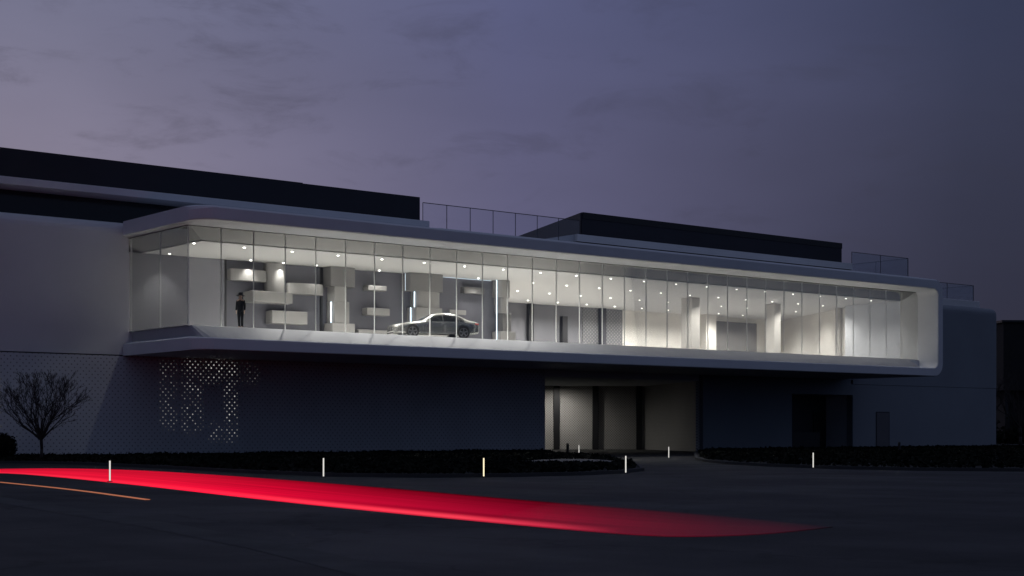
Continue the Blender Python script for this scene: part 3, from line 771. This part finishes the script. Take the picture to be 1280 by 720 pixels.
for q in range(26):
    t = PI * (.0 + q / 25); x, y = .095 * math.cos(t), .02 + .075 * math.sin(t); z = 1.70 - rr.uniform(.0, .13)
    hd.lathe([(0, -.035), (.025, -.025), (.034, 0), (.025, .025), (0, .035)], 6, 'z', (x, y, z))
hd.build('hair', M['hair'], per, smooth=True)
for s in (1, -1):
    e = L(); e.lathe([(0, -.012), (.009, -.008), (.012, 0), (.009, .008), (0, .012)], 8, 'z', (s * .034, -.088, 1.66)); e.build('eye', M['hair'], per)
    e = L(); e.lathe([(0, -.03), (.012, -.02), (.015, 0), (.012, .025), (0, .03)], 8, 'z', (s * .09, 0, 1.64)); e.build('ear', M['skin'], per)
e = L(); e.box(-.028, .028, -.096, -.086, 1.575, 1.585); e.build('mouth', mat('lip', (.25, .1, .09), .5), per)

# --------------------------------------------------------------------------- bollard lamps along the drive
def bollard(x, y, label, lamp='lampwhite', h=.62):
    t = thing('bollard_lamp', label, 'bollard lamp', (x, y, 0 if not (inside((x, y), VL) or inside((x, y), VR)) else .09), 0, 'slim bollard lamps along the drive')
    p = L(); p.box(-.027, .027, .0, .03, 0, h + .02); p.build('post', M['black'], t, bevel=.006)
    e = L(); e.box(-.021, .021, -.02, -.001, .04, h); e.build('light_tube', M[lamp], t, bevel=.008)
    b = L(); b.lathe([(0, .03), (.07, .03), (.085, .012), (.085, 0), (0, 0)], 16); b.build('base_plate', M['black'], t)
    t.rotation_euler = (0, 0, math.atan2(y, x) - R(90))
bollard(18.55, 41.7, 'slim white bollard lamp by the red light trail, below the bare tree')
bollard(25.6, 41.4, 'slim white bollard lamp at the tip of the dark verge nearest the red light trail')
bollard(29.6, 38.25, 'bollard lamp with yellowish light on the verge kerb', 'lampwarm')
bollard(36.05, 38.55, 'slim bollard lamp in front of the pale gravel bed')
bollard(57.57, 58.2, 'slim white bollard lamp on the far side of the driveway before the passage')
bollard(46.85, 39.3, 'slim white bollard lamp on the verge kerb before the dark loading recess')
bollard(62.6, 71.2, 'short bollard lamp before the black passage posts, farthest of all', h=.6)
for (x, y, lab) in ((64.0, 73.9, 'small unlit dark bollard at the passage mouth'), (81.1, 60.9, 'small unlit dark bollard on the verge near the grey door')):
    t = thing('dark_bollard', lab, 'bollard', (x, y, .09 if inside((x, y), VR) or inside((x, y), VL) else 0))
    p = L(); p.lathe([(.0, .62), (.06, .61), (.085, .58), (.085, 0), (0, 0)], 18); p.build('post', M['black'], t)
    p = L(); p.lathe([(.0, .665), (.075, .66), (.09, .64), (.09, .62), (0, .62)], 18); p.build('cap', M['screen_side'], t)

# --------------------------------------------------------------------------- vehicle light trails, modelled as glowing sheets on the road
def resample(pts, n):
    d = [0]
    for a, b in zip(pts, pts[1:]): d.append(d[-1] + math.hypot(b[0] - a[0], b[1] - a[1]))
    out = []
    for i in range(n + 1):
        s = d[-1] * i / n; j = max(0, min(len(d) - 2, next((q for q in range(len(d) - 1) if s <= d[q + 1] + 1e-9), len(d) - 2)))
        t = (s - d[j]) / (d[j + 1] - d[j]); out.append((pts[j][0] + (pts[j + 1][0] - pts[j][0]) * t, pts[j][1] + (pts[j + 1][1] - pts[j][1]) * t))
    return out
def smooth_pts(p, it=2):
    for _ in range(it):
        q = [p[0]]
        for a, b in zip(p, p[1:]): q += [(a[0] * .75 + b[0] * .25, a[1] * .75 + b[1] * .25), (a[0] * .25 + b[0] * .75, a[1] * .25 + b[1] * .75)]
        p = q + [p[-1]]
    return p
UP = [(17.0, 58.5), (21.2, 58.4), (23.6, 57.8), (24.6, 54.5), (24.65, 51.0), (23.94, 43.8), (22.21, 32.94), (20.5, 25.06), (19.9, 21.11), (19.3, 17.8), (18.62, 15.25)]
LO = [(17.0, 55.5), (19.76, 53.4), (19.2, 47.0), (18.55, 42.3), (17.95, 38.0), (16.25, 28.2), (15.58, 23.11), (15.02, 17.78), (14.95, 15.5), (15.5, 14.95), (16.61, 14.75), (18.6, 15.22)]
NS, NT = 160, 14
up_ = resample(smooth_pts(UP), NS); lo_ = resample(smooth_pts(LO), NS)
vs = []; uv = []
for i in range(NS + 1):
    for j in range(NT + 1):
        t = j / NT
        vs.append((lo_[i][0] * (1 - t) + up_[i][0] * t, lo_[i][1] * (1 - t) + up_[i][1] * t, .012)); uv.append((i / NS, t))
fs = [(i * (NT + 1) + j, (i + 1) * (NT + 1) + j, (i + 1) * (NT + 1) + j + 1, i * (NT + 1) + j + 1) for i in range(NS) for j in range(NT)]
m = D.materials.new('tail_light_trail_glow')  # streak left by moving tail lights, modelled as a glowing sheet
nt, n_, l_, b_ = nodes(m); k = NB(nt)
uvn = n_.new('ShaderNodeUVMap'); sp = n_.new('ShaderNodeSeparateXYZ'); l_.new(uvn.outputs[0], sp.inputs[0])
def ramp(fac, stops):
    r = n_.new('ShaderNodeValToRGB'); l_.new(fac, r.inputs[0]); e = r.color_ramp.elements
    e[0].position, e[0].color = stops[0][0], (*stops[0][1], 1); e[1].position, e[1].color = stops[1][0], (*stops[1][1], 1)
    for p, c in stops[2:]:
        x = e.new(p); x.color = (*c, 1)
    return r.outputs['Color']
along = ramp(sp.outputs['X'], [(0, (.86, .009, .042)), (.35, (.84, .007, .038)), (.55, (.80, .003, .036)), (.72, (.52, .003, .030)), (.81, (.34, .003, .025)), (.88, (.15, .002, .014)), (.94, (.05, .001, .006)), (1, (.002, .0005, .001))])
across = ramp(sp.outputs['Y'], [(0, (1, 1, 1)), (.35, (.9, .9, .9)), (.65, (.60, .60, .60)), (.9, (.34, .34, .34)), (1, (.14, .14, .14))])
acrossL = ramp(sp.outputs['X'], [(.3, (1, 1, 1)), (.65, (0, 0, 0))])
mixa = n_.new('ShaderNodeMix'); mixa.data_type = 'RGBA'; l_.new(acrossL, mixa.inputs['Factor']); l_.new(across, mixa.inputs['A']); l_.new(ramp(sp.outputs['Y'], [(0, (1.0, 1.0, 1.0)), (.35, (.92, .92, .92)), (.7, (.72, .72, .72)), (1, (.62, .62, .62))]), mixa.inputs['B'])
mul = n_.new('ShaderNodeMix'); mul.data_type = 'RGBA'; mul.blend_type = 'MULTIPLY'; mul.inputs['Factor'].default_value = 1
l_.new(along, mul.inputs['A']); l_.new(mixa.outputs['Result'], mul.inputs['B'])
# brighter line along the near edge of the trail
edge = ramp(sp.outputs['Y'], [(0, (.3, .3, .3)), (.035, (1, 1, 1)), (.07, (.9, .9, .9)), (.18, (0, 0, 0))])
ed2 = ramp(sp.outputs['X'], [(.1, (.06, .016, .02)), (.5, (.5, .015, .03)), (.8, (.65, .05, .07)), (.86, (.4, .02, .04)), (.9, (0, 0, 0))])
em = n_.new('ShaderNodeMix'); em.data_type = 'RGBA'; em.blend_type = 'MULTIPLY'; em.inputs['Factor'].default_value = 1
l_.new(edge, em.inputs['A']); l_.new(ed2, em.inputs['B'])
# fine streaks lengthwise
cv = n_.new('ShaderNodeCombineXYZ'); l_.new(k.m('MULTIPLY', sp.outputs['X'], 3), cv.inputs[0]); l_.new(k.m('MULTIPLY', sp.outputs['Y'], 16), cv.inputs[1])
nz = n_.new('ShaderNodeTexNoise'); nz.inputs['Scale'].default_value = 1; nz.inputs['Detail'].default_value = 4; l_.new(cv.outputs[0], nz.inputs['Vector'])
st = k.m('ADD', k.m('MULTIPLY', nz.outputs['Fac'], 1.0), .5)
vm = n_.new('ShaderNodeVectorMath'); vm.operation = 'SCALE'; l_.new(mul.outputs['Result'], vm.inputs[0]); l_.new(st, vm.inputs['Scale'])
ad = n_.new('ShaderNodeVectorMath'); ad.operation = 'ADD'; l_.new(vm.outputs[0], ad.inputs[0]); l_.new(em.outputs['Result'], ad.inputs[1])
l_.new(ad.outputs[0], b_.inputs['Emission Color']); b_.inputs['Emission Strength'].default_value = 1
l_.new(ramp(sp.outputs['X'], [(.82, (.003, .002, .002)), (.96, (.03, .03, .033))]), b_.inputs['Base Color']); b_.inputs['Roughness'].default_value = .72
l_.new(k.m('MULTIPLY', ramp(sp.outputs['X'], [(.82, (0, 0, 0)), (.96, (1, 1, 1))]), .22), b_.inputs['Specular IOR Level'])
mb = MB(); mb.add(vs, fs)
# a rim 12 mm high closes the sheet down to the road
strip = mb.build('tail_light_trail', m, None, fix=False)
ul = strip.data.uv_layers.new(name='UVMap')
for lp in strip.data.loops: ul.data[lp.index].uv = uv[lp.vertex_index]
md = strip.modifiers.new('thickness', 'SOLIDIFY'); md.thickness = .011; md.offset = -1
tag(strip, 'wide red tail-light trail sweeping across the dark road', 'light trail')
om = emis('amber_light_trail', (.5, .16, .07), .75)  # amber streak of a moving light, modelled as a thin glowing ridge
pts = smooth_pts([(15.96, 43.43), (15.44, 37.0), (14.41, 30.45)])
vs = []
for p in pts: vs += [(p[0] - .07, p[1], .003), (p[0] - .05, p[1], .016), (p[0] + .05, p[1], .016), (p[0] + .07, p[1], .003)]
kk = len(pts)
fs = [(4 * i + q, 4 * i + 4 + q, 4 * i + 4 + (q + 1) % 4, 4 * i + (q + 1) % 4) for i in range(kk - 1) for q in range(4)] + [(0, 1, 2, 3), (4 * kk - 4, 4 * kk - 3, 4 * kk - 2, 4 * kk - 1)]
tag(MB().add(vs, fs).build('amber_light_trail', om), 'thin amber light trail on the road beside the red trail', 'light line')

# --------------------------------------------------------------------------- bare tree, bush, far trees, neighbour
def grow(mb, p, d, ln, r, lev, rnd, spread, tips=None):
    q = p; segs = 3
    for s in range(segs):
        d = (d + Vector((rnd.gauss(0, .09), rnd.gauss(0, .09), rnd.gauss(.04, .05)))).normalized()
        e = q + d * (ln / segs); r2 = r * (1 - .12)
        mb.tube(q, e, r, r2, 5 if r > .012 else 3, cap=False); q = e; r = r2
        if lev > 1 and s < segs - 1 and rnd.random() < .6:
            a = (d + Vector((rnd.gauss(0, 1), rnd.gauss(0, 1), rnd.gauss(.1, .5))).normalized() * spread).normalized()
            grow(mb, q, a, ln * .6, max(.008, r * .6), lev - 2, rnd, spread)
    if lev > 0:
        for b in range(2 if rnd.random() < .75 else 3):
            a = (d + Vector((rnd.gauss(0, 1), rnd.gauss(0, 1), rnd.gauss(.15, .45))).normalized() * spread).normalized()
            grow(mb, q, a, ln * rnd.uniform(.62, .82), max(.008, r * .74), lev - 1, rnd, spread)
def bare_tree(x, y, h, label, seed, group=None, levels=5, nl=8, z=.09, wide=1.):
    rnd = random.Random(seed)
    t = thing('bare_tree', label, 'tree', (x, y, z), 0, group)
    tr = L(); s = h / 4.0
    tr.tube((0, 0, 0), (.03 * s, 0, .5 * s), .085 * s, .07 * s, 8); tr.tube((.03 * s, 0, .5 * s), (.0, 0, 1.02 * s), .07 * s, .075 * s, 8); tr.build('trunk', M['bark'], t, smooth=True)
    c = L()
    for i in range(nl):
        a = 2 * PI * i / nl + rnd.uniform(-.3, .3); tl = wide * (.15 + (i % 4) / 3 * 1.05 + rnd.uniform(-.1, .2))
        d = Vector((math.cos(a) * tl, math.sin(a) * tl, 1)).normalized()
        grow(c, Vector((0, 0, (.85 + .15 * rnd.random()) * s)), d, 1.0 * s, .048 * s, levels, rnd, .5)
    c.build('crown', M['bark'], t, fix=False)
bare_tree(27.46, 69.4, 4.25, 'small bare vase-shaped tree in front of the white perforated wall', 23, None, 5, 13, .09, 1.3)
def leafy(name, label, cat, c, rx, rz, n, size, m, group=None, z0=0., trunk=None, seed=5):
    rnd = random.Random(seed); t = thing(name, label, cat, (c[0], c[1], z0), 0, group)
    f = L()
    for i in range(n):
        d = Vector((rnd.gauss(0, 1), rnd.gauss(0, 1), rnd.gauss(0, 1))).normalized()
        k = rnd.uniform(.75, 1.04) * (1 + .1 * math.sin(d.x * 5 + seed) * math.cos(d.y * 6 + d.z * 4))
        p = Vector((d.x * rx * k, d.y * rx * k, rz + d.z * rz * k))
        if p.z < 0: continue
        if trunk: p.z += trunk
        a = Vector((rnd.gauss(0, 1), rnd.gauss(0, 1), rnd.gauss(0, 1))).normalized() * size * rnd.uniform(.6, 1.2); b = a.cross(d + Vector((.01, .3, .2))).normalized() * size * .6
        f.add([p - a, p + b, p + a, p - b], [(0, 1, 2, 3)])
    f.build('crown' if trunk else 'foliage', m, t, fix=False)
    s = L(); s.tube((0, 0, 0), (0, 0, (trunk or 0) + rz), .06 if not trunk else .16, .03 if not trunk else .08, 8); s.build('trunk' if trunk else 'stem', M['bark'], t)
    return t
leafy('round_bush', 'dark clipped round bush beside the bare tree', 'bush', (26.6, 72.2), .72, .62, 3500, .07, M['leaf'], z0=.09)
for i, (x, y, h, sd) in enumerate(((123, 79, 7.5, 3), (128, 86, 8.5, 8), (130, 80, 7, 21))):
    bare_tree(x, y, h, ('slim bare tree closest to the rounded end wall', 'tallest bare tree under the dark neighbouring building', 'bare tree at the edge of the view, past the rounded end wall')[i], sd, 'bare trees beside the neighbouring building', 4, 6, -.02)
nb = thing('neighbour_building', 'dark neighbouring building with overhanging upper storey past the rounded end wall', 'building', (156, 100, 0))
dk = mat('dark_brick', (.012, .012, .013), .8, var=.2, scale=2)
MB().prism([(149.6, 98.2), (168, 84.5), (180, 100), (161, 114)], 6.0, 13.6).build('upper_storey', dk, nb)
MB().prism([(151.5, 98.6), (168, 86.5), (178, 100), (162, 111.5)], 0, 6.0).build('ground_floor', dk, nb)
MB().prism([(149.3, 98.2), (168, 84.2), (180.4, 100), (161, 114.4)], 13.6, 13.85).build('roof', M['black'], nb)
for (x, y) in ((150.4, 98.2), (154.2, 95.4), (158.2, 92.4), (162.4, 89.3)):
    MB().box(x - .2, x + .2, y - .2, y + .2, 0, 6.0).build('pillar', M['black'], nb)
# tall dark hedge closing the far side
hd = MB(); rnd = random.Random(9)
for i in range(9000):
    t = rnd.random(); x = 118 + t * 90; y = 108 - t * 60 + rnd.gauss(0, .6); z = abs(rnd.gauss(0, 1)) * 1.1 + .1
    x += 18
    a = Vector((rnd.gauss(0, 1), rnd.gauss(0, 1), rnd.gauss(0, 1))).normalized() * .3; b = a.orthogonal().normalized() * .2; c = Vector((x, y, z))
    hd.add([c - a, c + b, c + a, c - b], [(0, 1, 2, 3)])
struct('undergrowth', hd, M['leaf'], kind='stuff', fix=False)

# --------------------------------------------------------------------------- dusk sky
w = D.worlds.new('World'); scene.world = w; w.use_nodes = True
nt = w.node_tree; n = nt.nodes; l = nt.links; n.clear(); k = NB(nt)
out = n.new('ShaderNodeOutputWorld'); bg = n.new('ShaderNodeBackground'); l.new(bg.outputs[0], out.inputs['Surface'])
sky = n.new('ShaderNodeTexSky'); sky.sky_type = 'NISHITA'; sky.sun_disc = False
SUN_EL, SUN_AZ = R(1.0), R(90) - (TH + R(22))        # afterglow low in the west, behind the left end of the building
sky.sun_elevation = SUN_EL; sky.sun_rotation = SUN_AZ
tc = n.new('ShaderNodeTexCoord'); nrm = n.new('ShaderNodeVectorMath'); nrm.operation = 'NORMALIZE'; l.new(tc.outputs['Generated'], nrm.inputs[0])
sx = n.new('ShaderNodeSeparateXYZ'); l.new(nrm.outputs[0], sx.inputs[0])
def dotv(vec):
    d = n.new('ShaderNodeVectorMath'); d.operation = 'DOT_PRODUCT'; l.new(nrm.outputs[0], d.inputs[0]); d.inputs[1].default_value = vec; return d.outputs['Value']
def mrange(v, a, b, smooth=True):
    x = n.new('ShaderNodeMapRange'); x.interpolation_type = 'SMOOTHSTEP' if smooth else 'LINEAR'
    l.new(v, x.inputs['Value']); x.inputs['From Min'].default_value = a; x.inputs['From Max'].default_value = b; return x.outputs[0]
def mixc(f, a, b, mode='MIX'):
    x = n.new('ShaderNodeMix'); x.data_type = 'RGBA'; x.blend_type = mode
    if isinstance(f, (int, float)): x.inputs['Factor'].default_value = f
    else: l.new(f, x.inputs['Factor'])
    for key, v in (('A', a), ('B', b)):
        if isinstance(v, tuple): x.inputs[key].default_value = (*v, 1)
        else: l.new(v, x.inputs[key])
    return x.outputs['Result']
def direction(az_right, el):
    """az measured to the right of the building's view axis, degrees"""
    a = TH - R(az_right); return (math.cos(a) * math.cos(R(el)), math.sin(a) * math.cos(R(el)), math.sin(R(el)))
zen = mrange(sx.outputs['Z'], .05, .95)
dome = mixc(zen, (.040, .056, .106), (.100, .115, .180))
def cramp(v, stops):
    q = n.new('ShaderNodeValToRGB'); l.new(v, q.inputs[0]); e = q.color_ramp.elements
    e[0].position, e[0].color = stops[0][0], (*stops[0][1], 1); e[1].position, e[1].color = stops[1][0], (*stops[1][1], 1)
    for pos, c in stops[2:]:
        y = e.new(pos); y.color = (*c, 1)
    return q.outputs['Color']
side = mrange(dotv((math.sin(TH), -math.cos(TH), 0)), -.6, .6, False)      # west to east along the horizon
hi = mrange(sx.outputs['Z'], .15, .29)
band0 = cramp(side, [(0, (.22, .195, .255)), (.275, (.205, .190, .268)), (.5, (.112, .110, .200)), (.735, (.041, .045, .084)), (1, (.018, .021, .044))])
band = mixc(k.m('MULTIPLY', hi, .75), band0, mixc(1.0, band0, (.80, .92, 1.04), 'MULTIPLY'))
dim = k.m('MULTIPLY', k.m('SUBTRACT', 1, mrange(sx.outputs['Z'], .06, .24)), mrange(side, .5, .78))
band = mixc(k.m('MULTIPLY', dim, .5), band, (.012, .013, .024))
front = mrange(dotv((math.cos(TH), math.sin(TH), 0)), .55, .85)
low = k.m('SUBTRACT', 1, mrange(sx.outputs['Z'], .30, .62))
c2 = mixc(k.m('MULTIPLY', front, low), dome, band)
# thin cloud: a few darker wisps and a broad unevenness
mp = n.new('ShaderNodeMapping'); l.new(nrm.outputs[0], mp.inputs['Vector']); mp.inputs['Scale'].default_value = (8, 8, 24); mp.inputs['Location'].default_value = (1.4, 2.9, .75); mp.inputs['Rotation'].default_value = (.12, -.2, 0)
n1 = n.new('ShaderNodeTexNoise'); n1.inputs['Scale'].default_value = 1.5; n1.inputs['Detail'].default_value = 7; n1.inputs['Roughness'].default_value = .62; n1.inputs['Distortion'].default_value = .4
l.new(mp.outputs[0], n1.inputs['Vector'])
wisp = mrange(n1.outputs['Fac'], .50, .72)
c3 = mixc(k.m('MULTIPLY', wisp, k.m('MULTIPLY', k.m('SUBTRACT', 1.15, side), .75)), c2, mixc(.5, c2, (.035, .035, .055)))
n2 = n.new('ShaderNodeTexNoise'); n2.inputs['Scale'].default_value = .5; n2.inputs['Detail'].default_value = 4; l.new(mp.outputs[0], n2.inputs['Vector'])
un = k.m('ADD', k.m('MULTIPLY', n2.outputs['Fac'], .4), .8)
vm = n.new('ShaderNodeVectorMath'); vm.operation = 'SCALE'; l.new(c3, vm.inputs[0]); l.new(un, vm.inputs['Scale'])
# below the horizon: dark
below = mrange(sx.outputs['Z'], -.02, .01)
c4 = mixc(below, (.01, .01, .014), vm.outputs[0])
sk = n.new('ShaderNodeVectorMath'); sk.operation = 'SCALE'; l.new(sky.outputs[0], sk.inputs[0]); sk.inputs['Scale'].default_value = .002
tot = n.new('ShaderNodeVectorMath'); tot.operation = 'ADD'; l.new(c4, tot.inputs[0]); l.new(sk.outputs[0], tot.inputs[1])
l.new(tot.outputs[0], bg.inputs['Color']); bg.inputs['Strength'].default_value = 1

sun_d = D.lights.new('sun', 'SUN'); sun_d.energy = .02; sun_d.angle = R(20); sun_d.color = (1, .8, .75)
sun = D.objects.new('sun', sun_d); col.objects.link(sun)
az = TH + R(22)
sv = Vector((math.cos(az) * math.cos(R(3)), math.sin(az) * math.cos(R(3)), math.sin(R(3))))
sun.rotation_euler = sv.to_track_quat('Z', 'Y').to_euler()

# --------------------------------------------------------------------------- render settings
scene.view_settings.view_transform = 'Standard'; scene.view_settings.look = 'None'
scene.view_settings.exposure = 0; scene.view_settings.gamma = 1; scene.view_settings.use_curve_mapping = False
scene.render.engine = 'CYCLES'
cy = scene.cycles
cy.max_bounces = 10; cy.diffuse_bounces = 6; cy.glossy_bounces = 4; cy.transmission_bounces = 4; cy.transparent_max_bounces = 24
cy.sample_clamp_indirect = 4
cy.use_denoising = True
try: cy.denoiser = 'OPENIMAGEDENOISE'
except Exception: pass
cy.caustics_reflective = False; cy.caustics_refractive = False
